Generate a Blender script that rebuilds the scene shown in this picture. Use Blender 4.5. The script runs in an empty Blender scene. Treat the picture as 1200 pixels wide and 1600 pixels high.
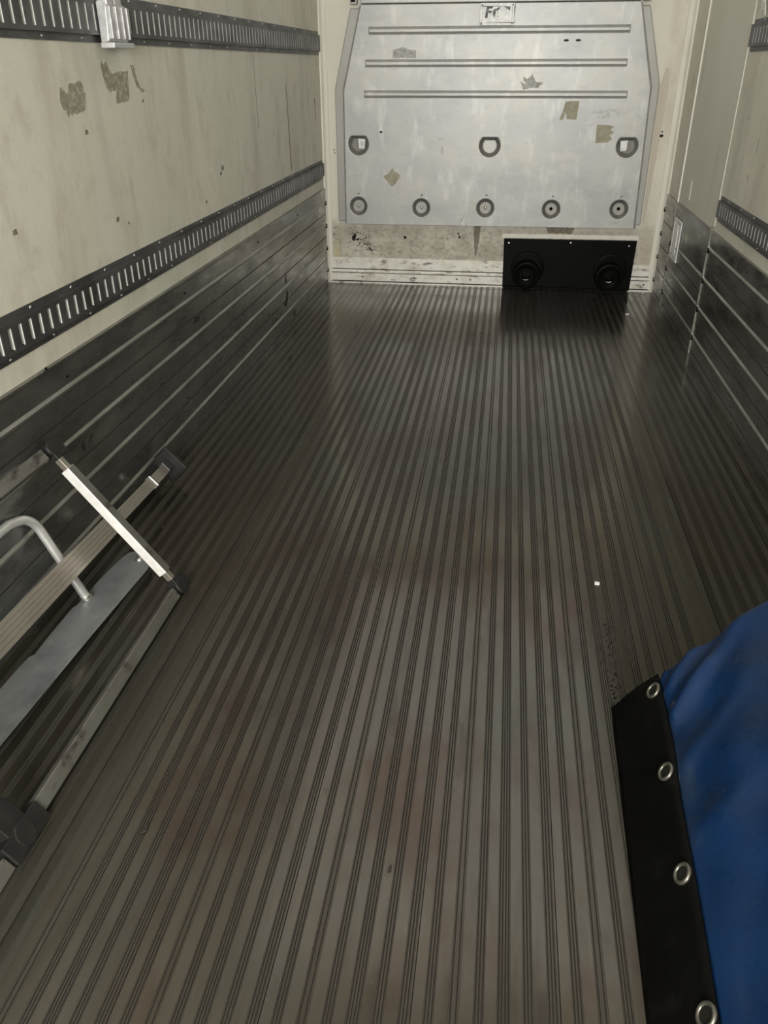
import bpy, bmesh, math, random
from mathutils import Vector, Matrix
random.seed(7)
S = bpy.context.scene
COL = S.collection
# ------------------------------------------------------------------ camera, light, exposure
F, YAW, PIT, ROL = 1247.607, -0.142, 0.509, -0.003
CX, CY, CH = 1.292, -6.07, 1.435
W = 2.40            # inner width
REAR = -8.2         # rear opening
HT = 2.45           # inner height
fw = Vector((math.sin(YAW)*math.cos(PIT), math.cos(YAW)*math.cos(PIT), -math.sin(PIT)))
rt = Vector((math.cos(YAW), -math.sin(YAW), 0)); up = rt.cross(fw)
c_, s_ = math.cos(ROL), math.sin(ROL)
rt, up = c_*rt + s_*up, -s_*rt + c_*up
cam = bpy.data.cameras.new('camera'); co = bpy.data.objects.new('camera', cam); COL.objects.link(co)
co.matrix_world = Matrix.Translation((CX, CY, CH)) @ Matrix((rt, up, -fw)).transposed().to_4x4()
cam.sensor_fit = 'VERTICAL'; cam.sensor_height = 24.0; cam.sensor_width = 18.0
cam.lens = F * 24.0 / 1600.0; cam.clip_start = 0.01
S.camera = co

def area(name, loc, rot, sx, sy, power, color):
    l = bpy.data.lights.new(name, 'AREA'); l.shape = 'RECTANGLE'; l.size = sx; l.size_y = sy
    l.energy = power; l.color = color
    o = bpy.data.objects.new(name, l); COL.objects.link(o); o.location = loc; o.rotation_euler = rot
    return o
R = math.radians
area('rear_work_light', (1.25, -8.6, 1.75), (R(86), 0, 0), 1.3, 0.8, 232, (1.0, 0.975, 0.92))
area('ceiling_lamp_light', (1.2, -6.6, 2.38), (0, 0, 0), 1.0, 0.5, 14, (1.0, 0.97, 0.92))
area('far_wall_fill_light', (1.2, -2.1, 2.42), (0, 0, 0), 1.9, 3.4, 11, (1.0, 0.97, 0.92))  # added soft fill to brighten the far walls, not a real fitting
wd = bpy.data.worlds.new('world'); S.world = wd; wd.use_nodes = True
wd.node_tree.nodes['Background'].inputs[0].default_value = (0.55, 0.6, 0.7, 1)
wd.node_tree.nodes['Background'].inputs[1].default_value = 0.10
vs = S.view_settings
vs.view_transform = 'Standard'; vs.look = 'None'; vs.exposure = 0.0; vs.gamma = 1.0; vs.use_curve_mapping = False

# ------------------------------------------------------------------ materials
def mat(name, col, rough=0.5, metal=0.0, col2=None, scale=6.0, detail=6.0, stretch=(1, 1, 1), lo=0.4, hi=0.65,
        bump=0.0, bscale=60.0, bstretch=(1, 1, 1), rvar=0.0, spec=0.5, layers=()):
    """procedural surface; layers = further (colour, scale, stretch, lo, hi, strength, zrange)"""
    m = bpy.data.materials.new(name); m.use_nodes = True
    nt = m.node_tree; N = nt.nodes; L = nt.links
    b = N['Principled BSDF']
    b.inputs['Roughness'].default_value = rough; b.inputs['Metallic'].default_value = metal
    b.inputs['Specular IOR Level'].default_value = spec
    tc = N.new('ShaderNodeNewGeometry').outputs['Position']
    def noise(scale, st, det=6.0, rgh=0.6):
        mp = N.new('ShaderNodeMapping'); mp.inputs['Scale'].default_value = st; L.new(tc, mp.inputs[0])
        n = N.new('ShaderNodeTexNoise'); n.inputs['Scale'].default_value = scale
        n.inputs['Detail'].default_value = det; n.inputs['Roughness'].default_value = rgh
        L.new(mp.outputs[0], n.inputs['Vector']); return n.outputs[0]
    def ramp(src, a, c, v0=0.0, v1=1.0):
        r = N.new('ShaderNodeMapRange'); r.inputs[1].default_value = a; r.inputs[2].default_value = c
        r.inputs[3].default_value = v0; r.inputs[4].default_value = v1; L.new(src, r.inputs[0]); return r.outputs[0]
    def mix(fac, a, c):
        x = N.new('ShaderNodeMix'); x.data_type = 'RGBA'
        if isinstance(fac, float): x.inputs[0].default_value = fac
        else: L.new(fac, x.inputs[0])
        for i, v in ((6, a), (7, c)):
            if isinstance(v, tuple): x.inputs[i].default_value = v + (1,)
            else: L.new(v, x.inputs[i])
        return x.outputs[2]
    base = tuple(col)
    if col2:
        base = mix(ramp(noise(scale, stretch, detail), lo, hi), tuple(col), tuple(col2))
    for (lc, ls, lst, la, lb, strength, zr) in layers:
        f = ramp(noise(ls, lst), la, lb, 0.0, strength)
        if zr:
            sp = N.new('ShaderNodeSeparateXYZ'); L.new(tc, sp.inputs[0])
            g = ramp(sp.outputs['XYZ'.index(zr[0])], zr[1], zr[2])
            mu = N.new('ShaderNodeMath'); mu.operation = 'MULTIPLY'; L.new(f, mu.inputs[0]); L.new(g, mu.inputs[1]); f = mu.outputs[0]
        base = mix(f, base, tuple(lc))
    if isinstance(base, tuple): b.inputs['Base Color'].default_value = base + (1,)
    else: L.new(base, b.inputs['Base Color'])
    if rvar:
        L.new(ramp(noise(scale*1.7, stretch), 0.35, 0.65, max(0.02, rough-rvar), rough+rvar), b.inputs['Roughness'])
    if bump:
        bp = N.new('ShaderNodeBump'); bp.inputs['Strength'].default_value = bump; bp.inputs['Distance'].default_value = 0.004
        L.new(noise(bscale, bstretch, 4), bp.inputs['Height']); L.new(bp.outputs[0], b.inputs['Normal'])
    return m

CREAM = (0.71, 0.69, 0.60)
M = {}
M['wall_side'] = mat('cream_side_wall', CREAM, 0.55, 0, (0.63, 0.61, 0.52), 2.2, 8, (1, 1, .6), .35, .7, bump=.25, bscale=160,
    layers=(((0.38, 0.35, 0.275), 2.2, (1, 1.8, .40), .50, .74, .6, None), ((0.45, 0.42, 0.35), 11, (1, 1, .8), .52, .72, .5, None), ((0.60, 0.64, 0.56), 1.1, (1, 1, 1), .5, .7, .5, None),
            ((0.48, 0.44, 0.35), 45, (1, 1, 1), .62, .72, .35, None)))
M['wall_back'] = mat('cream_back_wall', (0.76, 0.735, 0.635), 0.5, 0, (0.73, 0.71, 0.62), 3, 8, (1, 1, 1), .35, .7, bump=.15, bscale=120,
    layers=(((0.43, 0.395, 0.325), 7, (1, 1, 1), .2, .6, .95, ('Z', .47, .40)), ((0.18, 0.155, 0.115), 26, (1, 1, 1.4), .50, .70, .7, ('Z', .47, .38)),
            ((0.58, 0.52, 0.42), 5, (1, 1, .6), .4, .6, .6, ('X', 2.24, 2.28))))
M['trim'] = mat('white_trim', (0.84, 0.82, 0.74), 0.4, 0, (0.74, 0.71, 0.62), 9, 6, (1, 1, .3), .45, .75)
M['base_alu'] = mat('back_skirting', (0.88, 0.87, 0.80), 0.38, .1, (0.70, 0.67, 0.59), 8, 8, (1, 1, 2), .45, .7,
    layers=(((0.16, 0.12, 0.09), 16, (.8, 1, 2.2), .56, .68, .85, None), ((0.45, 0.39, 0.30), 5, (1, 1, 1), .55, .7, .55, None)))
M['kick'] = mat('scuffed_alu', (0.26, 0.26, 0.25), 0.31, .88, (0.35, 0.345, 0.32), 4, 9, (1, .5, 2.2), .4, .7, rvar=.1, bump=.12, bscale=30, bstretch=(1, .6, 1),
    layers=(((0.12, 0.116, 0.108), 7, (1, .6, 1.6), .48, .70, .6, None), ((0.42, 0.41, 0.38), 20, (1, 1.6, .35), .62, .74, .4, None)))
M['kick_ridge'] = mat('worn_alu_edge', (0.31, 0.305, 0.28), 0.34, .8, (0.2, 0.195, 0.17), 5, 8, (1, .7, 1), .4, .7)
M['floor_band'] = mat('floor_alu_band', (0.160, 0.147, 0.130), 0.16, .74, (0.125, 0.110, 0.096), 2.0, 8, (1.6, .5, 1), .35, .65, rvar=.045, bump=.02, bscale=20, bstretch=(1, .5, 1),
    layers=(((0.138, 0.142, 0.128), 1.4, (1.2, .6, 1), .45, .65, .8, None), ((0.108, 0.076, 0.062), 3.1, (1.2, .7, 1), .50, .64, .7, None), ((0.07, 0.062, 0.052), 8, (2.2, .4, 1), .52, .7, .6, None),
            ((0.072, 0.065, 0.049), 2.2, (.6, .5, 1), .1, .35, .92, ('X', .66, .36)), ((0.072, 0.065, 0.049), 2.2, (.6, .5, 1), .1, .35, .92, ('X', 1.62, 2.0)), ((0.30, 0.29, 0.26), 90, (1, .4, 1), .68, .76, .5, None), ((0.05, 0.045, 0.035), 14, (1, .35, 1), .66, .74, .6, None)))
M['floor_groove'] = mat('floor_alu_groove', (0.108, 0.097, 0.082), 0.25, .68, (0.078, 0.068, 0.055), 3.0, 8, (1.5, .5, 1), .35, .65,
    layers=(((0.098, 0.10, 0.088), 1.4, (1.2, .6, 1), .45, .65, .7, None), ((0.082, 0.056, 0.043), 3.1, (1.2, .7, 1), .55, .7, .6, None)))
M['seam'] = mat('floor_seam', (0.018, 0.015, 0.012), .7, .0)
M['bulk'] = mat('bulkhead_grey', (0.475, 0.477, 0.468), 0.42, .25, (0.40, 0.407, 0.408), 3.2, 9, (1, 1, 1.6), .35, .65, bump=.10, bscale=40,
    layers=(((0.52, 0.505, 0.45), 4, (1, 1, 1), .45, .7, .6, None), ((0.62, 0.62, 0.60), 13, (1, 1, .35), .55, .72, .7, None), ((0.34, 0.34, 0.33), 9, (.6, 1, 1.2), .52, .75, .5, None),
            ((0.30, 0.30, 0.29), 11, (.5, 1, 2.2), .64, .78, .45, None)))
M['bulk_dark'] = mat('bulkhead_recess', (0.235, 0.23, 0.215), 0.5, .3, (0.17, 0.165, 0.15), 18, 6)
M['flange'] = mat('bulkhead_flange', (0.42, 0.42, 0.40), 0.45, .2, (0.36, 0.35, 0.32), 4, 7, (1, 1, .5))
M['tape'] = mat('tape_residue', (0.42, 0.40, 0.30), .7, 0, (0.33, 0.31, 0.23), 30, 5)
M['scuff'] = mat('scuff_residue', (0.27, 0.25, 0.195), .75, 0, (0.5, .48, .4), 48, 6, (1, 1, 1), .46, .66)
M['scuff2'] = mat('pale_scuff', (0.36, 0.355, 0.32), .7, 0, (0.50, 0.5, 0.48), 60, 6, (1, 1, 1), .42, .52)
M['mould'] = mat('black_mould', (0.02, 0.017, 0.013), .8)
M['rust'] = mat('brown_streak', (0.17, 0.145, 0.11), .7, 0, (0.3, 0.27, 0.21), 30, 5, (1, 1, .3))
M['galv'] = mat('dull_galvanised', (0.15, 0.152, 0.155), .45, .7, (0.105, 0.105, 0.105), 9, 7, (1, .5, 1), .4, .6, rvar=.08,
    layers=(((0.06, 0.055, 0.042), 12, (1, .6, 1), .55, .7, .7, None),))
M['slot'] = mat('bright_slot_edge', (0.95, 0.95, 0.93), .45, .0, (0.8, 0.8, 0.78), 30, 4, (1, 1, 1), .55, .7)
M['dark'] = mat('dark_cavity', (0.012, 0.012, 0.01), .9, spec=.1)
M['blackpl'] = mat('black_plastic', (0.004, 0.004, 0.004), .38, 0, (0.006, 0.006, 0.0055), 12, 5, rvar=.05, spec=.035)
M['blackrub'] = mat('black_rubber', (0.007, 0.007, 0.007), .55, 0, (0.014, 0.0135, 0.0125), 25, 5)
M['alu'] = mat('frame_aluminium', (0.86, 0.85, 0.83), .42, .2, (0.76, 0.75, 0.72), 30, 6, (1, 1, 1), .45, .7)
M['alu_dirty_shade'] = mat('dirty_shade_aluminium', (0.21, 0.207, 0.19), .4, .6, (0.16, 0.153, 0.133), 8, 7, (1, .6, 1), .4, .65,
    layers=(((0.05, 0.045, 0.04), 20, (1.4, .5, 1), .57, .66, .85, None),))  # real dirt on the rails; on the crossbar it also carries painted shade
M['ribbed'] = mat('ribbed_aluminium', (0.37, 0.35, 0.30), .36, .7, (0.30, 0.27, 0.24), 6, 6, (1, .5, 1))
M['tube'] = mat('polished_tube', (0.66, 0.66, 0.65), .3, .5, (0.55, 0.55, 0.54), 25, 5)
M['plate'] = mat('galvanised_plate', (0.21, 0.225, 0.23), .42, .25, (0.12, 0.13, 0.135), 10, 7, (1, .7, 1), .4, .65, rvar=.08,
    layers=(((0.32, 0.33, 0.32), 28, (1, 1, 1), .62, .72, .5, None),))
M['steel'] = mat('bright_steel', (0.6, 0.6, 0.58), .25, .9)
M['white'] = mat('white_plastic', (0.95, 0.95, 0.94), .4, 0, (0.72, 0.73, 0.73), 40, 4)
M['greypl'] = mat('grey_plastic', (0.46, 0.46, 0.47), .4, .2, (0.6, 0.6, 0.6), 45, 6, (1, 1, 1), .45, .65)
M['ink'] = mat('worn_black_print', (0.09, 0.09, 0.1), .6, 0, (0.3, 0.3, 0.31), 70, 4, (1, 1, 1), .45, .65)
M['blue'] = mat('blue_tarpaulin', (0.003, 0.023, 0.082), .28, 0, (0.0025, 0.017, 0.058), 5, 7, (1, 1, 1), .4, .65, bump=.25, bscale=22, rvar=.07,
    layers=(((0.022, 0.04, 0.082), 5, (1, 1, 1), .56, .70, .6, None),))
M['skirt'] = mat('black_vinyl', (0.003, 0.003, 0.0028), .4, 0, (0.004, 0.004, 0.0037), 9, 6, spec=.06, bump=.2, bscale=30, rvar=.1,
    layers=(((0.009, 0.009, 0.0085), 18, (1, 1, 1), .58, .72, .6, None),))
M['eyelet'] = mat('dull_eyelet', (0.2, 0.19, 0.165), .35, .8)
M['wallgrey'] = mat('side_door_skin', (0.68, 0.68, 0.60), .5, 0, (0.64, 0.62, 0.53), 2.5, 6, (1, 1, .7), .35, .7,
    layers=(((0.27, 0.24, 0.18), 4, (1, 2, .3), .6, .8, .4, None),))

# ------------------------------------------------------------------ mesh helpers
class MB:
    def __init__(s): s.v = []; s.f = []; s.m = []
    def face(s, pts, mi=0):
        n = len(s.v); s.v += [tuple(p) for p in pts]; s.f.append(tuple(range(n, n+len(pts)))); s.m.append(mi)
    def box(s, x0, x1, y0, y1, z0, z1, mi=0, mtx=None):
        p = [Vector((x, y, z)) for x in (x0, x1) for y in (y0, y1) for z in (z0, z1)]
        if mtx is not None: p = [mtx @ q for q in p]
        n = len(s.v); s.v += [tuple(q) for q in p]
        for f in ((0,1,3,2), (4,6,7,5), (0,4,5,1), (2,3,7,6), (0,2,6,4), (1,5,7,3)):
            s.f.append(tuple(n+i for i in f)); s.m.append(mi)
    def prism(s, poly, d, mi=0, side=None):
        """poly: list of 3-D points, d: extrusion vector"""
        d = Vector(d); n = len(s.v); k = len(poly)
        s.v += [tuple(Vector(p)) for p in poly] + [tuple(Vector(p)+d) for p in poly]
        s.f.append(tuple(n+i for i in range(k))); s.m.append(mi)
        s.f.append(tuple(n+k+i for i in reversed(range(k)))); s.m.append(mi)
        for i in range(k):
            j = (i+1) % k
            s.f.append((n+i, n+j, n+k+j, n+k+i)); s.m.append(mi if side is None else side)
    def extr_y(s, prof, y0, y1, ms=None, close=False):
        """prof: list of (x,z); open strip extruded along y"""
        k = len(prof); n = len(s.v)
        s.v += [(x, y0, z) for x, z in prof] + [(x, y1, z) for x, z in prof]
        for i in range(k if close else k-1):
            j = (i+1) % k
            s.f.append((n+i, n+j, n+k+j, n+k+i)); s.m.append(ms[i] if ms else 0)
    def revolve(s, prof, seg, mtx, mi=0):
        """prof: list of (r, h) revolved about local z"""
        n = len(s.v); k = len(prof)
        for a in range(seg):
            t = 2*math.pi*a/seg
            for r, h in prof: s.v.append(tuple(mtx @ Vector((r*math.cos(t), r*math.sin(t), h))))
        for a in range(seg):
            b = (a+1) % seg
            for i in range(k-1):
                s.f.append((n+a*k+i, n+b*k+i, n+b*k+i+1, n+a*k+i+1)); s.m.append(mi)
    def tube(s, pts, r, seg=14, mi=0):
        pts = [Vector(p) for p in pts]; n = len(s.v); prev = None
        for i, p in enumerate(pts):
            t = (pts[min(i+1, len(pts)-1)] - pts[max(i-1, 0)]).normalized()
            a = (prev - t*prev.dot(t)).normalized() if prev is not None else t.orthogonal().normalized()
            prev = a; b = t.cross(a)
            for k in range(seg):
                q = 2*math.pi*k/seg; s.v.append(tuple(p + r*(a*math.cos(q)+b*math.sin(q))))
        for i in range(len(pts)-1):
            for k in range(seg):
                j = (k+1) % seg
                s.f.append((n+i*seg+k, n+i*seg+j, n+(i+1)*seg+j, n+(i+1)*seg+k)); s.m.append(mi)
        s.f.append(tuple(n+k for k in range(seg))); s.m.append(mi)
        s.f.append(tuple(n+(len(pts)-1)*seg+k for k in range(seg))); s.m.append(mi)
    def build(s, name, mats, parent=None, bevel=0.0, smooth=False, seg=2, origin=None):
        me = bpy.data.meshes.new(name); 
        bm = bmesh.new(); vs_ = [bm.verts.new(v) for v in s.v]
        for f, mi in zip(s.f, s.m):
            try:
                ff = bm.faces.new([vs_[i] for i in f]); ff.material_index = mi
            except ValueError: pass
        bmesh.ops.remove_doubles(bm, verts=bm.verts, dist=1e-6)
        bmesh.ops.recalc_face_normals(bm, faces=bm.faces)
        bm.to_mesh(me); bm.free()
        if not isinstance(mats, (list, tuple)): mats = [mats]
        for m in mats: me.materials.append(m)
        if smooth:
            for p in me.polygons: p.use_smooth = True
        o = bpy.data.objects.new(name, me); COL.objects.link(o)
        if parent is not None: o.parent = parent
        if bevel:
            b = o.modifiers.new('bevel', 'BEVEL'); b.width = bevel; b.segments = seg; b.limit_method = 'ANGLE'; b.angle_limit = R(35)
        if smooth:
            e = o.modifiers.new('split', 'EDGE_SPLIT'); e.split_angle = R(38)
        # put the origin inside the mesh (parents sit at identity or at their own spot)
        if origin is not None:
            off = Vector(origin)
            me.transform(Matrix.Translation(-off)); o.location = off
        if parent is not None:
            o.matrix_parent_inverse = parent.matrix_world.inverted() if parent.type == 'EMPTY' else Matrix.Identity(4)
        return o
def struct(o): o['kind'] = 'structure'; return o
def empty(name, loc, label, cat, group=None):
    o = bpy.data.objects.new(name, None); COL.objects.link(o); o.location = loc; o.empty_display_size = .05
    o.matrix_world = Matrix.Translation(loc)
    o['label'] = label; o['category'] = cat
    if group: o['group'] = group
    return o
def tag(o, label, cat, group=None):
    o['label'] = label; o['category'] = cat
    if group: o['group'] = group
    return o
def axis_mtx(loc, zdir, xdir=None):
    z = Vector(zdir).normalized()
    x = Vector(xdir) if xdir else z.orthogonal()
    x = (x - z*x.dot(z)).normalized(); y = z.cross(x)
    return Matrix.Translation(loc) @ Matrix((x, y, z)).transposed().to_4x4()

# ------------------------------------------------------------------ floor
P = 0.043
prof = [(0.0, 0.0)]; ms = []
def fpt(x, z, mi): prof.append((x, z)); ms.append(mi)
k0 = int(-1.082/P)
for k in range(k0, 60):
    xc = 1.082 + P*k
    if xc < 0.03 or xc > W-0.03: continue
    kind = k % 6
    if kind == 5: lines = (-.0055, .0045); hw = .0095      # sparse pair
    elif kind == 1: lines = (-.0085, -.003, .003, .0085); hw = .012
    else: lines = (-.006, 0, .006); hw = .0095
    fpt(xc-hw, 0, 0)
    fpt(xc-hw+.0006, -.0008, 1)
    side = xc < .52 or xc > 1.93                            # grooves packed with dirt along the walls
    for i, l in enumerate(lines):
        gw = .0013; gd = -.0014 if side else -.0030
        fpt(xc+l-gw, -.0008, 1); q2 = 1 if side else 2; fpt(xc+l-gw*.4, gd, q2); fpt(xc+l+gw*.4, gd, q2); fpt(xc+l+gw, -.0008, q2)
    fpt(xc+hw-.0006, -.0008, 1); fpt(xc+hw, 0, 1)
    if kind == 3:                                           # plank seam beside the grooves
        fpt(xc+hw+.002, 0, 0); fpt(xc+hw+.0024, -.005, 2); fpt(xc+hw+.0038, -.005, 2); fpt(xc+hw+.0042, 0, 2)
fpt(W, 0, 0)
b = MB(); b.extr_y(prof, REAR, 0.0, ms)
b.extr_y([(0, 0), (0, -.06), (W, -.06), (W, 0)], REAR, 0.0, [0, 0, 0])
struct(b.build('floor', [M['floor_band'], M['floor_groove'], M['seam']]))

fl = bpy.data.objects['floor']
b = MB()
for i in range(170):                                        # corroded speckle beside the load
    t_ = random.random(); x = 1.672-.012*t_+random.gauss(0, .007); y = -4.10-.36*t_; s_z = random.uniform(.0012, .0038)
    ph = random.random()*6
    b.prism([(x+s_z*math.cos(ph+1.047*k)*random.uniform(.5, 1), y+1.5*s_z*math.sin(ph+1.047*k)*random.uniform(.5, 1), .0001) for k in range(6)], (0, 0, .0004))
b.build('corrosion_patch', M['seam'], fl)
for (x, y, w_, h_) in ((1.655, -3.58, .010, .05), (1.02, -2.78, .006, .03), (1.10, -3.05, .006, .035), (1.16, -1.22, .02, .03), (1.205, -1.20, .018, .03)):
    b = MB(); b.prism([(x-w_*.5, y-h_, .0001), (x+w_*.3, y-h_*.9, .0001), (x+w_*.6, y, .0001), (x+w_*.1, y+h_, .0001), (x-w_*.5, y+h_*.4, .0001)], (0, 0, .0004))
    b.build('scuff_mark', mat('brown_floor_scuff', (.06, .045, .035), .5), fl)

# ------------------------------------------------------------------ walls and ceiling
b = MB(); b.box(-.06, 0, REAR, .06, -.06, HT); wall_l = struct(b.build('wall_left', M['wall_side']))
b = MB(); b.box(W, W+.06, REAR, -1.45, -.06, HT); b.box(W, W+.06, -.40, .06, -.06, HT); wall_r = struct(b.build('wall_right', M['wall_side']))
b = MB(); b.box(0, W, 0, .06, -.06, HT); wall_b = struct(b.build('wall_back', M['wall_back']))
b = MB(); b.box(-.06, W+.06, REAR, .06, HT, HT+.06); struct(b.build('ceiling', M['wall_side']))

def kick_profile(sx, x0, zs=(.105, .263, .42, .578)):
    """profile of the plank cladding; sx=+1 grows to +x from x0"""
    pr = [(x0, -.0)]; mm = []
    def a(d, z, mi): pr.append((x0+sx*d, z)); mm.append(mi)
    a(.010, 0, 0)
    for z in zs:
        a(.010, z-.082, 0); a(.008, z-.080, 2); a(.008, z-.0775, 2); a(.010, z-.0755, 0)
        a(.010, z-.010, 0); a(.015, z-.004, 1); a(.0155, z+.004, 1); a(.008, z+.012, 1); a(.010, z+.016, 0)
    a(.010, .658, 0); a(.012, .662, 0); a(.012, .670, 0); a(0, .672, 0)
    return pr, mm
def kick(name, sx, x0, y0, y1, parent=None, zs=(.105, .263, .42, .578)):
    b = MB(); pr, mm = kick_profile(sx, x0, zs); b.extr_y(pr, y0, y1, mm)
    for y in (y0, y1):
        b.face([(x, y, z) for x, z in pr], 0)
    o = b.build(name, [M['kick'], M['kick_ridge'], M['seam']], parent)
    for z in zs:                        # black plastic end plugs in the ridges
        c = MB(); x1 = x0+sx*.017
        c.box(min(x0, x1), max(x0, x1), y1-.018, y1+.001, z-.02, z+.008)
        e = c.build('end_cap', M['blackpl'], o, bevel=.002)
    return o
bl = struct(kick('baseboard_left', 1, 0.0, REAR, -.045))
br = struct(kick('baseboard_right', -1, W, REAR, -1.46))
br2 = struct(kick('baseboard_right', -1, W, -.39, -.045))
# screws in the left cladding
for (y, z) in ((-4.01, .704-.03), (-3.907, .614), (-2.9, .62), (-1.8, .62), (-0.9, .62), (-3.0, .2), (-1.7, .2)):
    c = MB(); c.revolve([(0, .003), (.003, .0028), (.005, .0005), (.005, -.001)], 10, axis_mtx((.011, y, z), (1, 0, 0)))
    c.build('screw', M['blackpl'], bl, smooth=True)
# skirting under the back wall
b = MB()
y = -.0
prof_b = [(0, .186), (-.010, .186), (-.012, .182), (-.012, .106), (-.016, .100), (-.018, .094), (-.018, .080), (-.013, .074), (-.013, .018), (-.022, .012), (-.022, 0), (0, 0)]
n = len(prof_b)
for i in range(n-1):
    (ya, za), (yb, zb) = prof_b[i], prof_b[i+1]
    b.face([(.012, ya, za), (W-.012, ya, za), (W-.012, yb, zb), (.012, yb, zb)], 1 if i in (3, 6, 8) else 0)
for x in (.012, W-.012): b.face([(x, yy, zz) for yy, zz in prof_b], 0)
bb = struct(b.build('baseboard_back', [M['base_alu'], M['seam']]))
for x in (.27, .33*2.0, .98, 1.08, 2.33):
    c = MB(); c.revolve([(0, .003), (.004, .0026), (.006, 0), (.006, -.002)], 10, axis_mtx((x, -.013, .048), (0, -1, 0)))
    c.build('screw', M['blackpl'], bb, smooth=True)
# corner trims
b = MB(); b.prism([(0.0, 0, .0), (.0, -.045, 0), (.010, -.045, 0), (.022, -.022, 0), (.045, -.010, 0), (.045, 0, 0)], (0, 0, HT)); struct(b.build('trim_1', M['trim'], bevel=.002))
b = MB(); b.prism([(W, 0, .0), (W, -.045, 0), (W-.010, -.045, 0), (W-.022, -.022, 0), (W-.05, -.010, 0), (W-.05, 0, 0)], (0, 0, HT)); struct(b.build('trim_2', M['trim'], bevel=.002))

# ------------------------------------------------------------------ side door in the right wall
b = MB(); b.box(W+.001, W+.06, -1.445, -.405, 0.001, 2.2); door = struct(b.build('door_1', M['wallgrey'], bevel=.004))
b = MB(); b.box(W-.008, W+.004, -.409, -.401, .0, 2.25); b.build('edge_trim', M['trim'], door, bevel=.003)
b = MB(); b.box(W-.005, W+.004, -1.458, -1.446, .69, 2.25); b.build('edge_trim', M['wallgrey'], door, bevel=.003)
b = MB(); b.box(W-.018, W+.004, -1.458, -1.440, .0, .69); b.build('edge_trim', M['kick_ridge'], door, bevel=.003)
dk = kick('kick_plate', -1, W+.002, -1.44, -.412, door, (.105, .263, .42))
# white recessed pull
hx = W-.011
b = MB()
y0, y1, z0, z1 = -.70, -.47, .345, .59
b.box(hx-.006, hx+.001, y0, y1, z1-.02, z1); b.box(hx-.006, hx+.001, y0, y1, z0, z0+.03)
b.box(hx-.006, hx+.001, y0, y0+.03, z0+.03, z1-.02); b.box(hx-.006, hx+.001, y1-.02, y1, z0+.03, z1-.02)
hf = b.build('door_handle', M['white'], door, bevel=.002)
b = MB(); b.box(hx-.0015, hx+.0005, y0+.03, y1-.02, z0+.03, z1-.02); b.build('recess', M['white'], hf)
b = MB(); b.box(hx-.005, hx-.0012, y0+.085, y1-.03, z0+.04, z1-.03); b.build('pull_plate', M['white'], hf, bevel=.0015)
b = MB(); b.box(W-.004, W+.002, -.72, -.60, .72, .83); b.build('latch_plate', M['wallgrey'], door, bevel=.002)

# ------------------------------------------------------------------ lashing tracks
def track(side, z0, z1, y0, y1, label, group):
    sx = 1 if side == 'l' else -1; x0 = 0 if side == 'l' else W
    X = lambda d: x0 + sx*d
    root = empty('lashing_track', (x0, (max(y0, -5.2)+y1)/2, z0), label, 'track', group)
    fh = .020; d = .016; zs0 = z0+fh; zs1 = z1-fh
    b = MB()
    # flanges and channel cheeks
    def slab(a, c, za, zb): b.box(min(X(a), X(c)), max(X(a), X(c)), y0, y1, za, zb)
    slab(.0005, .004, z0, zs0); slab(.0005, .004, zs1, z1)
    lip = .006
    b.box(min(X(.0005), X(d)), max(X(.0005), X(d)), y0, y1, zs0, zs0+.004); b.box(min(X(.0005), X(d)), max(X(.0005), X(d)), y0, y1, zs1-.004, zs1)
    zt, zb_ = zs1-.012, zs0+.012
    b.box(min(X(d-.004), X(d)), max(X(d-.004), X(d)), y0, y1, zt, zs1-.004)
    b.box(min(X(d-.004), X(d)), max(X(d-.004), X(d)), y0, y1, zs0+.004, zb_)
    pitch = .052; slot = .020
    y = y1-.02; 
    while y-pitch > y0:
        # bar between two slots, its near edges bright bare metal
        ya, yb = y-(pitch-slot), y
        n0 = len(b.f); b.box(min(X(.002), X(d-.0005)), max(X(.002), X(d-.0005)), ya, yb, zb_-.001, zt+.001)
        b.box(min(X(.002), X(d-.0036)), max(X(.002), X(d-.0036)), ya-.0004, ya, zb_-.001, zt+.001, 1)   # clean metal behind the dirty front lip
        # rounded slot ends
        y -= pitch
    b.box(min(X(.0005), X(.002)), max(X(.0005), X(.002)), y0, y1, zs0+.004, zs1-.004, 2)
    b.box(min(X(.0005), X(d)), max(X(.0005), X(d)), y1-.004, y1, zs0, zs1)
    b.build('rail', [M['galv'], M['slot'], M['dark']], root)
    y = y1-.08; i = 0
    while y > max(y0, -4.75):
        for zz, off in ((z0+.010, 0), (z1-.010, .09)):
            c = MB(); c.revolve([(0, .0035), (.003, .003), (.0052, .001), (.0056, -.0005)], 8, axis_mtx((X(.004), y-off, zz), (sx, 0, 0)))
            c.build('rivet', M['steel'], root, smooth=True)
        y -= .235
    return root
GR = None
track('l', 1.502, 1.636, REAR, -.07, 'slotted grey steel lashing track, the upper one on the left wall', GR)
track('l', .738, .862, REAR, -.08, 'slotted grey steel lashing track on the left wall just above its scuffed cladding', GR)
track('r', .728, .850, REAR, -1.50, 'short visible slotted grey track on the right wall, just above the scuffed cladding', GR)
track('r', 1.492, 1.622, REAR, -1.50, 'slotted grey track at the top right corner of the photo, beside the side door', GR)

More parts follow.
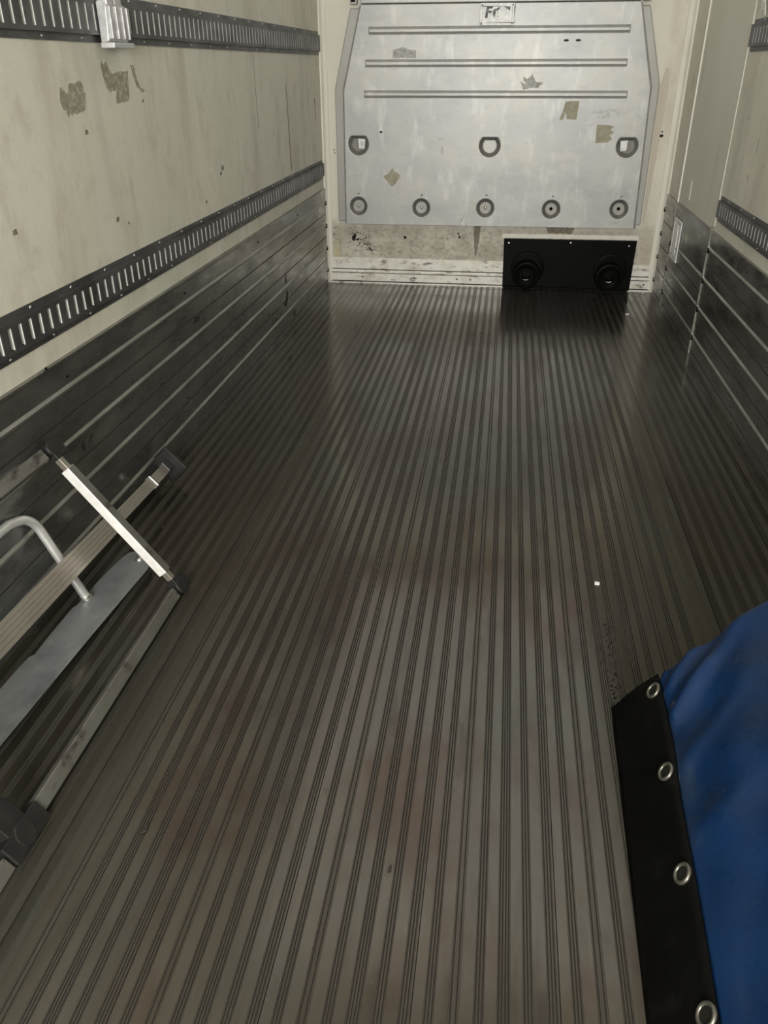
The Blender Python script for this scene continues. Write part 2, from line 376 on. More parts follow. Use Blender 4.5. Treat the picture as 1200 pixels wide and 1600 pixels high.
# ------------------------------------------------------------------ grey block clipped on the upper left track
t = empty('track_fitting', (.02, -3.27, 1.50), 'light grey ribbed block clipped onto the upper left slotted track', 'bracket')
b = MB(); b.prism([(.017, -3.34, 1.500), (.045, -3.34, 1.505), (.050, -3.34, 1.60), (.032, -3.34, 1.615), (.017, -3.34, 1.612)], (0, .145, 0))
b.build('body', M['greypl'], t, bevel=.004)
b = MB()
for yy in (-3.335, -3.29, -3.245, -3.21): b.box(.040, .058, yy, yy+.010, 1.512, 1.60)
b.build('web', M['greypl'], t, bevel=.002)
b = MB(); b.box(.017, .062, -3.345, -3.19, 1.487, 1.503); b.build('lip', M['greypl'], t, bevel=.003)
b = MB(); b.box(.017, .050, -3.33, -3.285, 1.60, 1.628); b.box(.017, .046, -3.265, -3.215, 1.600, 1.632); b.build('hook', M['greypl'], t, bevel=.004)

# ------------------------------------------------------------------ marks on the left wall
def blotch(name, parent, plane, pts, m, th=.0008, jag=.0, label=None):
    """plane: function (u,v)->3D, pts (u,v) list; small raised skin with jagged edge"""
    out = []
    for i, (u, v) in enumerate(pts):
        u2, v2 = pts[(i+1) % len(pts)]
        nseg = max(1, int(math.hypot(u2-u, v2-v)/.012)) if jag else 1
        for k in range(nseg):
            f = k/nseg
            out.append((u+(u2-u)*f+random.uniform(-jag, jag), v+(v2-v)*f+random.uniform(-jag, jag)))
    b = MB(); p0 = [Vector(plane(u, v, 0)) for u, v in out]; nrm = Vector(plane(0, 0, 1))-Vector(plane(0, 0, 0))
    b.prism(p0, nrm*th)
    o = b.build(name, m, parent)
    if label: o['label'] = label
    return o
PL = lambda u, v, n: (n, u, v)              # left wall: u=y, v=z
PB = lambda u, v, n: (u, -n, v)             # back wall
PR = lambda u, v, n: (W-n, u, v)
blotch('scuff_mark', wall_l, PL, [(-3.635, 1.35), (-3.62, 1.385), (-3.58, 1.37), (-3.55, 1.395), (-3.49, 1.40), (-3.465, 1.36), (-3.48, 1.325), (-3.545, 1.315), (-3.60, 1.31)], M['scuff'], jag=.006)
blotch('scuff_mark', wall_l, PL, [(-3.335, 1.455), (-3.31, 1.44), (-3.295, 1.453), (-3.26, 1.415), (-3.225, 1.423), (-3.135, 1.425), (-3.155, 1.335), (-3.255, 1.332), (-3.25, 1.37), (-3.30, 1.365), (-3.325, 1.385)], M['scuff'], jag=.003)
blotch('scuff_mark', wall_l, PL, [(-3.11, 1.44), (-3.085, 1.44), (-3.05, 1.37), (-3.01, 1.365), (-3.03, 1.355), (-3.08, 1.375)], M['scuff'], jag=.004)
blotch('scratch', wall_l, PL, [(-.99, 1.34), (-.975, 1.34), (-.945, .90), (-.965, .88)], M['rust'])
blotch('scratch', wall_l, PL, [(-1.62, 1.49), (-1.61, 1.49), (-1.60, 1.15), (-1.61, 1.15)], M['scuff'])
blotch('scratch', wall_l, PL, [(-.24, 1.25), (-.22, 1.25), (-.22, 1.13), (-.235, 1.12)], M['rust'])
for (y, z, a) in ((-3.38, .985, .012), (-2.24, 1.03, .018), (-2.27, 1.01, .013), (-3.5, 1.26, .010), (-3.04, 1.33, .008), (-4.0, 1.05, .01), (-2.5, .92, .01), (-3.3, .96, .006)):
    blotch('scuff_mark', wall_l, PL, [(y-a, z-a*.6), (y+a, z-a*.5), (y+a*.9, z+a*.6), (y-a*.8, z+a*.5)], M['rust'], jag=.002)
for (y, z, h) in ((-1.95, 1.12, .06), (-1.7, 1.22, .02), (-1.9, .98, .03), (-2.1, 1.05, .01)):
    blotch('scuff_mark', wall_r, PR, [(y-.006, z-h/2), (y+.006, z-h/2), (y+.004, z+h/2), (y-.004, z+h/2)], M['scuff'])
# dark smears on the left cladding close to the back wall
PK = lambda u, v, n: (.0105+n, u, v)
for pts in ([(-1.36, .16), (-1.30, .155), (-1.25, .215), (-1.27, .245), (-1.31, .20)], [(-1.30, .29), (-1.27, .29), (-1.285, .345)], [(-1.15, .045), (-1.1, .045), (-1.12, .085)],
            [(-3.905, .365), (-3.89, .36), (-3.885, .385), (-3.90, .39)], [(-3.86, .375), (-3.85, .37), (-3.82, .385), (-3.84, .392)],
            [(-2.85, .475), (-2.78, .47), (-2.76, .49), (-2.82, .50)]):
    blotch('scuff_mark', bl, PK, pts, M['mould'], jag=.003)

# mould and holes on the back wall
b = MB()
def dab(b, x, z, a, c):
    n = 7; ph = random.random()*6
    b.prism([(x+a*math.cos(ph+6.283*i/n)*random.uniform(.5, 1.1), -.0004, z+c*math.sin(ph+6.283*i/n)*random.uniform(.5, 1.1)) for i in range(n)], (0, -.0006, 0))
dab(b, .205, .325, .018, .022); dab(b, .215, .345, .010, .02); dab(b, .23, .315, .02, .008)
for i in range(120):
    t_ = random.random(); x = .19+t_*.17+random.gauss(0, .018); z = .36-t_*.13+random.gauss(0, .026)
    if .17 < x < .42 and .2 < z < .415: s = random.uniform(.0015, .006); dab(b, x, z, s*1.3, s)
b.build('mould_patch', M['mould'], wall_b)
for (x, z, s) in ((.583, .341, .011), (.985, .350, .012), (.975, .37, .009), (.90, .335, .006), (.590, .335, .012), (2.298, 1.026, .016), (2.30, 1.05, .007), (.075, .92, .007), (.08, .9, .006)):
    b = MB(); dab(b, x, z, s, s); b.build('screw_hole', M['mould'], wall_b)
blotch('drip_stain', wall_b, PB, [(1.085, .43), (1.135, .43), (1.13, .34), (1.118, .25), (1.108, .20), (1.10, .25), (1.09, .34)], M['rust'], jag=.002)
blotch('drip_stain', wall_b, PB, [(1.60, .43), (1.80, .43), (1.78, .385), (1.62, .39)], M['rust'], jag=.004)
for x in (2.25,): blotch('sealant_edge', wall_b, PB, [(2.255, .47), (2.275, .47), (2.30, 1.30), (2.285, 1.42), (2.262, 1.42), (2.24, 1.30)], mat('beige_sealant', (.60, .55, .46), .6), jag=.002)
blotch('sealant_edge', wall_b, PB, [(1.29, .352), (2.25, .356), (2.25, .385), (1.30, .38)], M['trim'], th=.006, jag=.002)
blotch('yellow_stain', wall_b, PB, [(.05, .19), (.10, .19), (.095, .27), (.075, .30), (.055, .27)], mat('yellow_stain', (.5, .46, .25), .6, 0, (.56, .52, .41), 25, 4), jag=.003)

# ------------------------------------------------------------------ bulkhead panel on the back wall
bk = empty('bulkhead_panel', (1.18, -.0, .43), 'large pale grey aluminium panel with three ribs and eight round cups on the far wall', 'panel')
YF = -.06
out_f = [(.163, .432), (2.196, .440), (2.176, 1.315), (2.050, 1.785), (.290, 1.785), (.168, 1.299)]
out_g = [(.100, .447), (2.243, .462), (2.236, 1.335), (2.112, 1.765), (.215, 1.765), (.099, 1.298)]
b = MB(); b.prism([(x, 0, z) for x, z in out_g], (0, -.030, 0)); b.build('flange', M['flange'], bk, bevel=.006)
b = MB(); b.prism([(x, -.030, z) for x, z in [(.150, .430), (2.210, .440), (2.190, 1.318), (2.062, 1.78), (.278, 1.78), (.154, 1.298)]], (0, -.0015, 0)); b.build('painted_shadow_line', M['bulk_dark'], bk)  # thin dark sheet on the flange, paints the shade line round the face
b = MB(); b.prism([(x, -.030, z) for x, z in out_f], (0, YF+.030, 0))
face = b.build('face_sheet', [M['bulk'], M['bulk_dark'], M['flange']], bk)
upper = [(.261, .964), (1.168, .961), (2.079, .966)]
lower = [(.254, .557), (.707, .553), (1.161, .559), (1.619, .559), (2.080, .567)]
cut = MB()
def cone_poly(x, z, r0, r1, y0, y1, flat, bi=2):
    n = 40; k = len(cut.v)
    for (r, y) in ((r0, y0), (r1, y1)):
        for i in range(n):
            a = 2*math.pi*i/n; vx, vz = r*math.cos(a), r*math.sin(a)
            if flat: vz = min(vz, r*.72)
            cut.v.append((x+vx, y, z+vz))
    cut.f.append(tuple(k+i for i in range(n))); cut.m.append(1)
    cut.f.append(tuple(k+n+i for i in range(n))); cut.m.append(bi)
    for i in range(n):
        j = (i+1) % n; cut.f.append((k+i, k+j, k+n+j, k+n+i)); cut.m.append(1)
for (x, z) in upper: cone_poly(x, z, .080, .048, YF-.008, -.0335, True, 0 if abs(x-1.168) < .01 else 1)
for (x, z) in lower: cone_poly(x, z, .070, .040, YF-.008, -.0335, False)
cu = cut.build('cutter', [M['bulk'], M['bulk_dark'], M['flange']])
md = face.modifiers.new('cups', 'BOOLEAN'); md.operation = 'DIFFERENCE'; md.object = cu; md.solver = 'EXACT'; md.material_mode = 'TRANSFER'
bv = face.modifiers.new('bevel', 'BEVEL'); bv.width = .004; bv.segments = 2; bv.limit_method = 'ANGLE'; bv.angle_limit = R(30)
bpy.context.view_layer.update()
dg = bpy.context.evaluated_depsgraph_get()
nm = bpy.data.meshes.new_from_object(face.evaluated_get(dg), preserve_all_data_layers=True, depsgraph=dg)
face.modifiers.clear(); face.data = nm; nm.name = 'face_sheet'
bpy.data.objects.remove(cu)
for i, (zc, xa, xb) in enumerate(((1.638, .346, 1.999), (1.452, .322, 2.005), (1.271, .311, 2.031))):
    b = MB(); h = .017
    b.prism([(xa, YF, zc-h), (xa, YF-.004, zc-h), (xa, YF-.012, zc-h*.45), (xa, YF-.012, zc+h*.45), (xa, YF-.004, zc+h), (xa, YF, zc+h)], (xb-xa, 0, 0))
    # dark crease round the rib
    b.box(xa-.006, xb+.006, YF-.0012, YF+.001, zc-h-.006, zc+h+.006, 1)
    b.build('rib', [M['bulk'], M['bulk_dark']], bk, bevel=.003)
for (x, z) in lower:
    c = MB(); c.revolve([(0, .006), (.004, .0055), (.008, .002), (.008, -.001)], 12, axis_mtx((x+.004, YF, z+.088), (0, -1, 0))); c.build('rivet', M['steel'], bk, smooth=True)
for i, (x, z) in enumerate(lower):
    c = MB(); c.revolve([(0, .010), (.006, .009), (.011, .004), (.012, 0), (.020, -.0005), (.020, -.003)], 14, axis_mtx((x, -.0335, z), (0, -1, 0)))
    c.build('cup_bolt', M['steel'] if i < 3 else M['blackpl'], bk, smooth=True)
for i, (x, z) in enumerate(upper):
    if i == 1: continue
    sg = 1 if i == 0 else -1
    b = MB(); b.prism([(x+sg*.000, -.034, z-.030), (x+sg*.040, -.034, z-.034), (x+sg*.046, -.034, z+.030), (x-sg*.004, -.034, z+.034)], (0, -.012, 0))
    ins = b.build('white_insert', M['white'], bk, bevel=.003)
    if i == 0:
        b = MB(); b.box(x+.014, x+.036, -.0475, -.0455, z-.012, z+.016); b.build('dark_window', M['greypl'], ins)
# top rail and brackets
b = MB(); b.box(.290, 2.050, -.072, -.0, 1.788, 1.90); b.build('top_rail', M['bulk'], bk, bevel=.005)
for x in (.245, 2.085):
    b = MB(); b.box(x-.022, x+.022, -.075, -.03, 1.785, 1.83); br_ = b.build('bracket', M['flange'], bk, bevel=.003)
    b = MB(); b.box(x-.016, x+.012, -.078, -.074, 1.797, 1.826); b.build('slot', M['dark'], br_)
# tape remains and scuffs on the panel
PF = lambda u, v, n: (u, YF-n, v)
D = .05
blotch('tape_residue', bk, PF, [(.500, .815), (.515, .79), (.560, .765), (.545, .745), (.505, .69), (.485, .70), (.445, .745), (.438, .76), (.465, .77)], M['tape'], jag=.002)
blotch('tape_residue', bk, PF, [(1.648, 1.23), (1.735, 1.235), (1.730, 1.125), (1.665, 1.125), (1.655, 1.165), (1.642, 1.12), (1.615, 1.12), (1.635, 1.17)], M['tape'], jag=.002)
blotch('tape_residue', bk, PF, [(1.868, 1.095), (1.955, 1.09), (1.985, 1.08), (1.955, 1.065), (1.982, 1.05), (1.955, 1.03), (1.975, 1.01), (1.945, .985), (1.868, .985)], M['tape'], jag=.002)
blotch('tape_residue', bk, PF, [(.50, 1.53), (.57, 1.545), (.60, 1.53), (.655, 1.525), (.655, 1.483), (.50, 1.483)], M['scuff2'], jag=.003)
blotch('scrape', bk, PF, [(1.34, 1.35), (1.38, 1.33), (1.36, 1.37), (1.40, 1.36), (1.42, 1.39), (1.44, 1.35), (1.49, 1.34), (1.47, 1.31), (1.41, 1.31), (1.37, 1.30)], M['scuff2'], jag=.005)
for (x, z) in ((1.615, 1.577), (1.690, 1.577), (.42, 1.04)):
    b = MB(); n = 8
    b.prism([(x+.018*math.cos(6.283*i/n)*(.6 if x < 1 else 1), YF-.0003, z+.007*math.sin(6.283*i/n)) for i in range(n)], (0, -.0008, 0)); b.build('puncture', M['mould'], bk)
pw = mat('white_chalk', (.72, .72, .69), .6, 0, (.5, .5, .5), 60, 4, (1, 1, .6), .45, .6)
for (x, z, w_, h_) in ((1.87, 1.17, .05, .012), (1.93, 1.16, .012, .03), (1.89, 1.14, .03, .012), (1.99, 1.175, .01, .04), (2.04, 1.185, .012, .035), (1.96, 1.18, .02, .012), (1.01, .46, .02, .03), (1.05, .47, .01, .04), (.985, .485, .02, .02), (.83, 1.00, .02, .01), (.84, .93, .012, .03), (1.80, 1.09, .04, .005)):
    blotch('scrape', bk, PF, [(x-w_, z-h_*.5), (x+w_*.6, z-h_), (x+w_, z+h_*.4), (x-w_*.5, z+h_)], pw, jag=.003)

# ------------------------------------------------------------------ sign plate at the top of the panel
sg = empty('sign_plate', (1.17, -.062, 1.66), 'small white framed plate with worn dark letters at the top of the grey panel', 'sign')
x0, x1, z0, z1 = 1.060, 1.278, 1.661, 1.784
b = MB(); b.box(x0, x1, YF-.004, YF-.0003, z0, z1); b.build('backing', M['white'], sg, bevel=.002)
b = MB(); w_ = .017
for (a, c, e, f) in ((x0, x1, z0, z0+w_), (x0, x1, z1-w_, z1), (x0, x0+w_, z0+w_, z1-w_), (x1-w_, x1, z0+w_, z1-w_)): b.box(a, c, YF-.011, YF-.004, e, f)
b.build('frame', M['white'], sg, bevel=.004)
def glyph(polys, name='letter'):
    b = MB()
    for p in polys: b.prism([(x0+u*(x1-x0), YF-.0042, z0+v*(z1-z0)) for u, v in p], (0, -.0008, 0))
    return b.build(name, M['ink'], sg)
glyph([[(.14, .34), (.22, .34), (.23, .55), (.33, .55), (.33, .66), (.25, .66), (.25, .74), (.36, .76), (.37, .84), (.19, .84)]])
glyph([[(.36, .66), (.42, .74), (.50, .76), (.58, .86), (.56, .72), (.46, .62), (.43, .32), (.37, .50)]])
glyph([[(.50, .62), (.52, .62), (.52, .50), (.50, .50)], [(.50, .44), (.53, .44), (.53, .38), (.50, .38)]])
glyph([[(.68, .84), (.86, .86), (.86, .66), (.78, .72)]])
for (x, z) in ((x0+.010, z0+.010), (x1-.012, z0+.012), (x0+.012, z1-.012), (x1-.012, z1-.012)):
    c = MB(); c.revolve([(0, .003), (.004, .0025), (.006, 0)], 10, axis_mtx((x, YF-.011, z), (0, -1, 0))); c.build('screw', M['bulk_dark'], sg, smooth=True)

# ------------------------------------------------------------------ black panel with two round sockets
sp = empty('socket_panel', (1.78, -.03, 0), 'shiny black plastic panel with two round sockets at the foot of the far wall', 'panel')
YP = -.045
b = MB(); b.prism([(1.318, -.023, .004), (2.228, -.023, .010), (2.236, -.023, .356), (1.308, -.023, .352)], (0, YP+.023, 0)); b.build('plate', M['blackpl'], sp, bevel=.004)
b = MB(); b.box(1.335, 2.215, -.062, YP, .006, .020); b.build('bottom_lip', M['blackpl'], sp, bevel=.003)
for xc in (1.49, 2.075):
    b = MB(); b.revolve([(.118, 0), (.118, .010), (.110, .014), (.100, .014), (.096, .006), (.086, .006)], 40, axis_mtx((xc, YP, .150), (0, -1, 0)))
    st = b.build('socket', M['blackpl'], sp, smooth=True)
    b = MB(); b.revolve([(.100, 0), (.097, .055), (.090, .064), (.080, .066), (.074, .058), (.052, .052), (.046, .060), (.036, .060), (.032, .050), (.031, .006), (0, .006)], 40, axis_mtx((xc-.008, YP, .112), (0, -1, 0)))
    b.build('collar', M['blackrub'] if 0 else M['blackpl'], st, smooth=True)
    b = MB()
    pts = [(xc-.008+.033*math.cos(t_), YP-.0605, .112+.033*math.sin(t_)) for t_ in [R(235+i*7) for i in range(11)]]
    b.tube(pts, .0022, 8); b.build('rim_highlight', M['steel'], st, smooth=True)  # bright arc paints the highlight on the lower lip of the hole
b = MB(); b.revolve([(.11, 0), (.108, .03), (.09, .036), (0, .036)], 32, axis_mtx((2.075, -.06, .0) , (0, 0, 1)));
for (x, z) in ((1.345, .325), (1.78, .335), (2.185, .322)):
    c = MB(); c.revolve([(0, .003), (.005, .0025), (.007, 0)], 10, axis_mtx((x, YP, z), (0, -1, 0))); c.build('screw', M['steel'], sp, smooth=True)

# ------------------------------------------------------------------ small chips lying on the floor
for (x, y, s, lab) in ((2.145, -.653, .010, 'small white plastic chip on the floor in front of the black socket panel'),
                       (2.325, -.060, .007, 'tiny white chip on the floor in the far right corner'),
                       (1.663, -3.896, .0065, 'tiny white chip on the floor beyond the blue covered load')):
    b = MB(); b.prism([(x-s*1.3, y-s, .0003), (x+s, y-s*1.2, .0003), (x+s*1.4, y+s, .0003), (x-s, y+s*1.3, .0003)], (0, 0, .004))
    tag(b.build('plastic_chip', M['white'], None, bevel=.001, origin=(x, y, 0)), lab, 'chip')
for (x, y, s, lab) in ((.615, -4.985, .006, 'little dark crumb of dirt on the floor right of the folding frame joint'),
                       (1.150, -5.008, .004, 'dark crumb of dirt on the floor in the middle foreground')):
    b = MB(); b.prism([(x-s, y-s*2, .0003), (x+s, y-s, .0003), (x+s*.7, y+s*2, .0003), (x-s*.6, y+s, .0003)], (0, 0, .004))
    tag(b.build('dirt_crumb', M['mould'], None, bevel=.0008, origin=(x, y, 0)), lab, 'dirt')

# ------------------------------------------------------------------ strap ends above the upper right track
t = empty('strap_end', (W-.02, -1.62, 1.63), 'cream strap end hanging above the track at the top right corner of the photo', 'strap')
for i, (y, zb_) in enumerate(((-1.60, 1.655), (-1.66, 1.63), (-1.72, 1.65))):
    b = MB(); pr = [(W-.006, zb_+.0), (W-.018, zb_+.05), (W-.012, zb_+.14), (W-.005, zb_+.24)]
    for (xa, za), (xb, zb2) in zip(pr, pr[1:]):
        b.face([(xa, y-.018, za), (xa, y+.018, za), (xb, y+.020, zb2), (xb, y-.020, zb2)])
    o = b.build('strap', M['trim'], t); so = o.modifiers.new('thick', 'SOLIDIFY'); so.thickness = .002

# ------------------------------------------------------------------ folding frame leaning on the left wall
fr = empty('folding_frame', (.2, -4.6, 0), 'aluminium folding frame with black plastic corners leaning against the left wall', 'frame')
A = Vector((.368, 0, .024)); Bp = Vector((.040, 0, .470))
u = (Bp-A).normalized(); nrm = Vector((u.z, 0, -u.x))       # nrm: away from the wall
def fmt(y, s): return A + u*s + Vector((0, y, 0))
Ltot = (Bp-A).length
def bar(name, p, q, wdt, th, m, bevel=.003, wd=None):
    p = Vector(p); q = Vector(q); d = (q-p); L_ = d.length; d.normalize()
    wv = Vector(wd) if wd is not None else u
    mt = axis_mtx(p, d, wv)
    b = MB(); b.box(-wdt/2, wdt/2, -th/2, th/2, 0, L_, 0, mt)
    return b.build(name, m, fr, bevel=bevel)
YC = -4.125
bar('rail', fmt(YC-.035, 0), fmt(-4.99, 0), .036, .024, M['alu_dirty_shade'])
bar('rail', fmt(YC-.040, Ltot), fmt(-5.0, Ltot)+Vector((0, 0, .012)), .036, .024, M['alu_dirty_shade'])
bar('rail', fmt(-5.115, -.012), fmt(-5.9, -.012), .036, .024, M['alu_dirty_shade'])
bar('rail', fmt(-5.115, Ltot), fmt(-5.9, Ltot), .036, .024, M['alu_dirty_shade'])
# cross bar, with its two spigots
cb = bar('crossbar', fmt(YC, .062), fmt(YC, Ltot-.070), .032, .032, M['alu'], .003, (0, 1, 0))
cb.data.materials.append(M['alu_dirty_shade'])
for p in cb.data.polygons:                                  # the upper face is scuffed; its shade is painted in by the darker metal
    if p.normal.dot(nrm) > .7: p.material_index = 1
YC = YC
bar('spigot', fmt(YC, .012), fmt(YC, .068), .020, .020, M['ribbed'], .002, (0, 1, 0))
bar('spigot', fmt(YC, Ltot-.076), fmt(YC, Ltot-.012), .020, .020, M['ribbed'], .002, (0, 1, 0))
def corner(yc, s, sgn, name='corner_cap'):
    c = fmt(yc, s)
    b = MB(); mt = axis_mtx(c - nrm*.017, nrm, u)
    b.revolve([(0, 0), (.022, 0), (.026, .003), (.026, .031), (.022, .034), (0, .034)], 24, mt)
    b.box(-.020*sgn if sgn > 0 else -.020, .020, -.045, 0.002, .001, .033, 0, mt)
    b.box(0 if sgn > 0 else -.034, .034 if sgn > 0 else 0, -.019, .019, .001, .033, 0, mt)
    return b.build(name, M['blackrub'], fr, bevel=.003)
corner(YC, 0.0, 1); corner(YC, Ltot, -1)
for s, sgn in ((-.004, 1), (Ltot, -1)):
    c = fmt(-5.05, s); mt = axis_mtx(c - nrm*.018, nrm, u)
    b = MB(); b.box(-.026, .024, -.068, .062, 0, .036, 0, mt)
    b.revolve([(0, 0), (.030, 0), (.030, .004), (.030, .034), (.026, .037), (0, .037)], 24, mt)
    b.box(0 if sgn > 0 else -.085, .085 if sgn > 0 else 0, -.032, .032, .002, .034, 0, mt)
    b.build('hinge_joint', M['blackrub'], fr, bevel=.005)
bar('crossbar', fmt(-5.05, .078), fmt(-5.05, Ltot-.08), .028, .026, M['alu'], .003, (0, 1, 0))

# ------------------------------------------------------------------ telescopic load bar
lb = empty('load_bar', (.08, -3.9, .1), 'ribbed aluminium telescopic load bar with black foot, along the foot of the left wall', 'bar')
def lp(y): return Vector((.06+.077*(-3.35-y), y-.035, .075+.12*(-3.35-y)))
ld = (lp(-5.8)-lp(-3.35)).normalized()
ln = Vector((.72, 0, .69)); ln = (ln - ld*ln.dot(ld)).normalized(); lw = ld.cross(ln)
def ribbed(name, ya, yb, wdt, th, ribs, m=None):
    mt = Matrix.Translation(lp(ya)) @ Matrix((lw, ln, ld)).transposed().to_4x4(); L_ = (lp(yb)-lp(ya)).length
    pr = [(-wdt/2, -th/2), (-wdt/2, th/2)]
    step = wdt/ribs
    for i in range(ribs):
        a = -wdt/2+i*step
        if i: pr += [(a-.0014, th/2), (a-.001, th/2-.003), (a+.001, th/2-.003), (a+.0014, th/2)]
    pr += [(wdt/2, th/2), (wdt/2, -th/2)]
    b = MB(); b.prism([mt @ Vector((x, y, 0)) for x, y in pr], (mt.to_3x3() @ Vector((0, 0, L_))))
    return b.build(name, m or M['ribbed'], lb)
ribbed('outer_tube', -3.93, -4.85, .061, .028, 5)
ribbed('middle_tube', -3.565, -3.95, .040, .020, 5)
ribbed('inner_tube', -3.40, -3.60, .038, .016, 4)
def lring(name, y, wdt, th, L_, m, parent=lb):
    mt = Matrix.Translation(lp(y)) @ Matrix((lw, ln, ld)).transposed().to_4x4()
    b = MB(); b.box(-wdt/2, wdt/2, -th/2, th/2, 0, L_, 0, mt); return b.build(name, m, parent, bevel=.001)
lring('end_ring', -3.562, .048, .025, .004, M['steel'])
lring('end_ring', -3.925, .067, .034, .006, M['steel'])
mt = Matrix.Translation(lp(-3.38)+Vector((0, 0, .006))) @ Matrix((lw, ln, ld)).transposed().to_4x4()
b = MB(); b.box(-.058, .056, -.046, .044, -.028, -.012, 0, mt); ft = b.build('foot', M['blackrub'], lb, bevel=.006)
b = MB()
for (a, c, e, f) in ((-.058, .056, -.046, -.040), (-.058, .056, .038, .044), (-.058, -.052, -.040, .038), (.050, .056, -.040, .038)): b.box(a, c, e, f, -.012, -.002, 0, mt)
b.build('rim', M['blackrub'], ft, bevel=.002)
b = MB(); b.box(-.022, .022, -.011, .011, -.014, .040, 0, mt); b.build('socket', M['galv'], ft, bevel=.003)
mt2 = Matrix.Translation(lp(-3.93)) @ Matrix((lw, ln, ld)).transposed().to_4x4()
b = MB(); b.tube([mt2 @ Vector((.033, .012, .002)), mt2 @ Vector((.042, .018, .006)), mt2 @ Vector((.040, .022, .06))], .0022, 8); b.build('release_wire', M['steel'], lb, smooth=True)

# ------------------------------------------------------------------ galvanised bracket with tube handle
gb = empty('handled_bracket', (.16, -4.6, 0), 'long galvanised steel plate with a bent tube handle on the floor under the load bar', 'bracket')
ZT = .030
outl = [(.236, -4.045), (.228, -4.010), (.212, -3.975), (.190, -3.957), (.160, -3.950), (.135, -3.965), (.122, -4.02), (.112, -4.11), (.108, -4.20), (.105, -4.265), (.098, -4.282),
        (.096, -4.42), (.098, -4.50), (.088, -4.512), (.084, -4.56), (.082, -4.65), (.080, -4.85), (.078, -5.5), (.180, -5.5), (.192, -4.83), (.214, -4.40)]
b = MB(); b.prism([(x, y, ZT) for x, y in outl], (0, 0, -.004)); b.build('plate', M['plate'], gb, bevel=.0015)
b = MB()
edge = [(.180, -5.5), (.192, -4.83), (.214, -4.40), (.236, -4.045)]
for (xa, ya), (xb, yb) in zip(edge, edge[1:]):
    b.prism([(xa-.034, ya-.03, .001), (xa-.0305, ya-.03, .001), (xa-.0305, ya-.03, ZT-.004), (xa-.034, ya-.03, ZT-.004)], (xb-xa, yb-ya, 0))
b.build('edge_fold', M['plate'], gb)
b = MB(); b.prism([(.084, -5.45, .0005), (.088, -5.45, .0005), (.088, -5.45, ZT-.004), (.084, -5.45, ZT-.004)], (.02, 1.15, 0)); b.build('edge_fold', M['plate'], gb)
b = MB(); b.revolve([(0, .009), (.006, .008), (.011, .003), (.012, 0), (.018, -.0002), (.018, -.001)], 16, axis_mtx((.188, -4.0, ZT+.001), (0, 0, 1))); b.build('bolt', M['steel'], gb, smooth=True)
pa = Vector((.118, -4.230, .030)); pb_ = Vector((.040, -4.262, .285))
pts = [pa.lerp(pb_, i/6) for i in range(7)]
d0 = (pb_-pa).normalized(); d1 = Vector((-.04, -.96, .27)).normalized()
rad = .055; cur = pts[-1].copy()
for i in range(1, 11):
    t_ = i/10; d = (d0*(math.cos(t_*math.pi/2)) + d1*math.sin(t_*math.pi/2)).normalized()
    cur = cur + d*(rad*1.57/10); pts.append(cur.copy())
d1b = Vector((0, -.985, .03))
for i in range(1, 8):
    cur = cur + (d1 if i < 2 else d1b)*(.05); 
    cur.x = max(cur.x, .0145); pts.append(cur.copy())
b = MB(); b.tube(pts, .0135, 18); b.build('tube_handle', M['tube'], gb, smooth=True)
b = MB(); ax = axis_mtx(pa - d0*.006, d0)
b.revolve([(.0137, 0), (.020, 0), (.020, .006), (.0155, .008), (.0155, .012), (.019, .012), (.019, .018), (.0137, .018)], 20, ax); b.build('collar', M['steel'], gb, smooth=True)

# ------------------------------------------------------------------ covered load, right foreground
cl = empty('covered_load', (2.0, -5.2, 0), 'low load under a blue tarpaulin with black eyeleted skirt, right foreground', 'covered load')
def lerp_tab(tab, y):
    if y >= tab[0][0]: return tab[0][1]
    for (ya, a), (yb, c) in zip(tab, tab[1:]):
        if y >= yb: return a + (c-a)*(ya-y)/(ya-yb)
    return tab[-1][1]
bot = [(-4.463, 1.648), (-4.7, 1.641), (-5.0, 1.633), (-5.25, 1.626), (-6.0, 1.61)]
top = [(-4.50, 1.741), (-4.69, 1.738), (-4.87, 1.724), (-5.02, 1.719), (-5.18, 1.713), (-5.31, 1.707), (-6.0, 1.69)]
NY = 150; ys = [-4.465 - i*(1.45/NY) for i in range(NY+1)]
def fold(s, y):
    """wrinkles; s = distance up from the seam, y along"""
    dy = -4.47 - y
    w = 0
    for (ang, ph, amp, wid) in ((.75, .10, .015, .016), (.70, .19, .020, .024), (.6, .33, .007, .03), (.9, .03, .007, .012), (.3, .50, .006, .04)):
        # fold rays leaving the corner
        a = dy - ph + s*ang
        w += amp*math.exp(-(a/wid)**2)*min(1, s/.02)*math.exp(-max(0, s-.14)/.07)
    w += .005*math.sin(9*dy+14*s)*math.sin(21*s+3*dy)*min(1, s/.05) + .003*math.sin(31*dy-19*s)*min(1, s/.06)
    return w
b = MB(); NS = 8; grid = []
for y in ys:
    xb, xt = lerp_tab(bot, y), lerp_tab(top, y)
    row = []
    for k in range(NS+1):
        t_ = k/NS; bulge = .006*math.sin(math.pi*t_)+.0025*math.sin(17*y+4*t_)*t_*(1-t_)*4
        hm = .135 + .004*math.sin(6*y)
        row.append((xb+(xt-xb)*t_ - bulge*.8, y + (.0 if y < -4.47 else -.035*t_), hm*t_ + bulge*.5 + .002))
    grid.append(row)
def add_grid(b, g, mi=0):
    n = len(b.v); k = len(g[0])
    for r in g: b.v += r
    for i in range(len(g)-1):
        for j in range(k-1): b.f.append((n+i*k+j, n+i*k+j+1, n+(i+1)*k+j+1, n+(i+1)*k+j)); b.m.append(mi)
add_grid(b, grid)
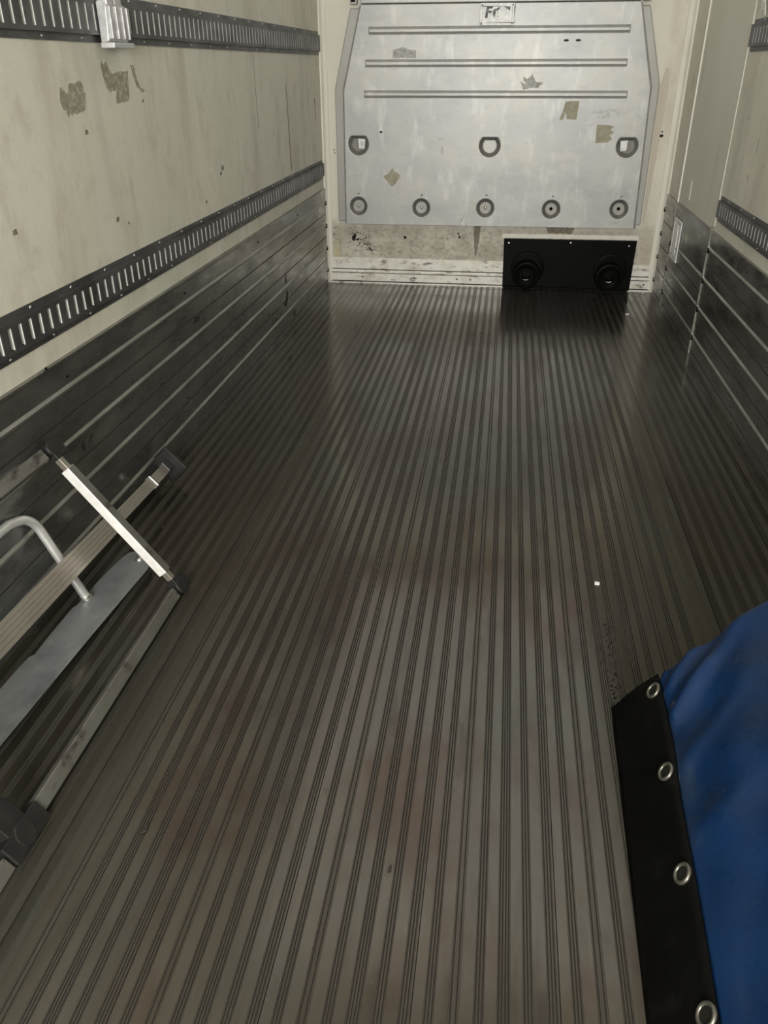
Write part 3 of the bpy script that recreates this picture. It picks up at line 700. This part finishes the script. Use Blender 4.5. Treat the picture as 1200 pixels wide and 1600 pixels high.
# far end turned under
end = [[(p[0]+.02*t_/4, p[1]+.0, p[2]) if t_ == 0 else (p[0]+.03, p[1]-.01-.02*t_, p[2]*(1-.2*t_)) for p in grid[0]] for t_ in range(4)]
add_grid(b, end)
sk = b.build('skirt', M['skirt'], cl, smooth=False)
for p in sk.data.polygons: p.use_smooth = True
so = sk.modifiers.new('thick', 'SOLIDIFY'); so.thickness = .003; so.offset = 1
# blue sheet
prof_t = [(0, 0), (.085, .110), (.195, .250), (.30, .345), (.43, .405), (.64, .425)]
cum = [0]
for (a, c), (e, f) in zip(prof_t, prof_t[1:]): cum.append(cum[-1]+math.hypot(e-a, f-c))
def pt_on(s):
    for i in range(len(cum)-1):
        if s <= cum[i+1]+1e-9:
            t_ = (s-cum[i])/(cum[i+1]-cum[i]); a, c = prof_t[i], prof_t[i+1]
            d = Vector((c[0]-a[0], c[1]-a[1])).normalized()
            return a[0]+(c[0]-a[0])*t_, a[1]+(c[1]-a[1])*t_, -d.y, d.x
    return prof_t[-1]+(0, 1)
g = []
NS2 = 90
ys2 = [-4.478 - i*(1.43/NY) for i in range(NY+1)]
for y in ys2:
    xt = lerp_tab(top, y); hm = .135+.004*math.sin(6*y)
    row = []
    for k in range(NS2+1):
        s = cum[-1]*k/NS2; px_, pz_, nx, nz = pt_on(s); w_ = fold(s, y)
        row.append((min(xt+px_+nx*w_, W-.02), y - .02*max(0, 1-s/.02)*(1 if y > -4.5 else 0), hm+pz_+nz*w_))
    g.append(row)
b = MB(); add_grid(b, g)
end = []
for t_ in range(5):
    f = t_/4
    end.append([(p[0], p[1]+.012*math.sin(f*math.pi)*.6, max(.004, p[2]*(1-f))) for p in g[0]])
add_grid(b, end)
ts = b.build('tarpaulin', M['blue'], cl)
for p in ts.data.polygons: p.use_smooth = True
sm = ts.modifiers.new('soft', 'SMOOTH'); sm.iterations = 4; sm.factor = .5
so = ts.modifiers.new('thick', 'SOLIDIFY'); so.thickness = .002; so.offset = -1
# eyelets in the skirt
en = Vector((-.835, 0, .55)).normalized()
for (x, y) in ((1.728, -4.525), (1.716, -4.782), (1.706, -5.032), (1.697, -5.290), (1.688, -5.55)):
    c = MB(); mt = axis_mtx((x-.004, y, .122), en, (0, 1, 0))
    ro, ri, h = .0215, .0138, .0035
    pr = [(ri, -.002)] + [((ro+ri)/2 + (ro-ri)/2*math.cos(a), h*math.sin(a)) for a in [math.pi - i*math.pi/8 for i in range(9)]] + [(ro, -.002)]
    c.revolve(pr, 28, mt); ey = c.build('eyelet', M['eyelet'], cl, smooth=True)
    c = MB(); c.revolve([(0, .0005), (ri, .0005), (ri, -.001)], 20, mt); c.build('hole', M['dark'], ey)
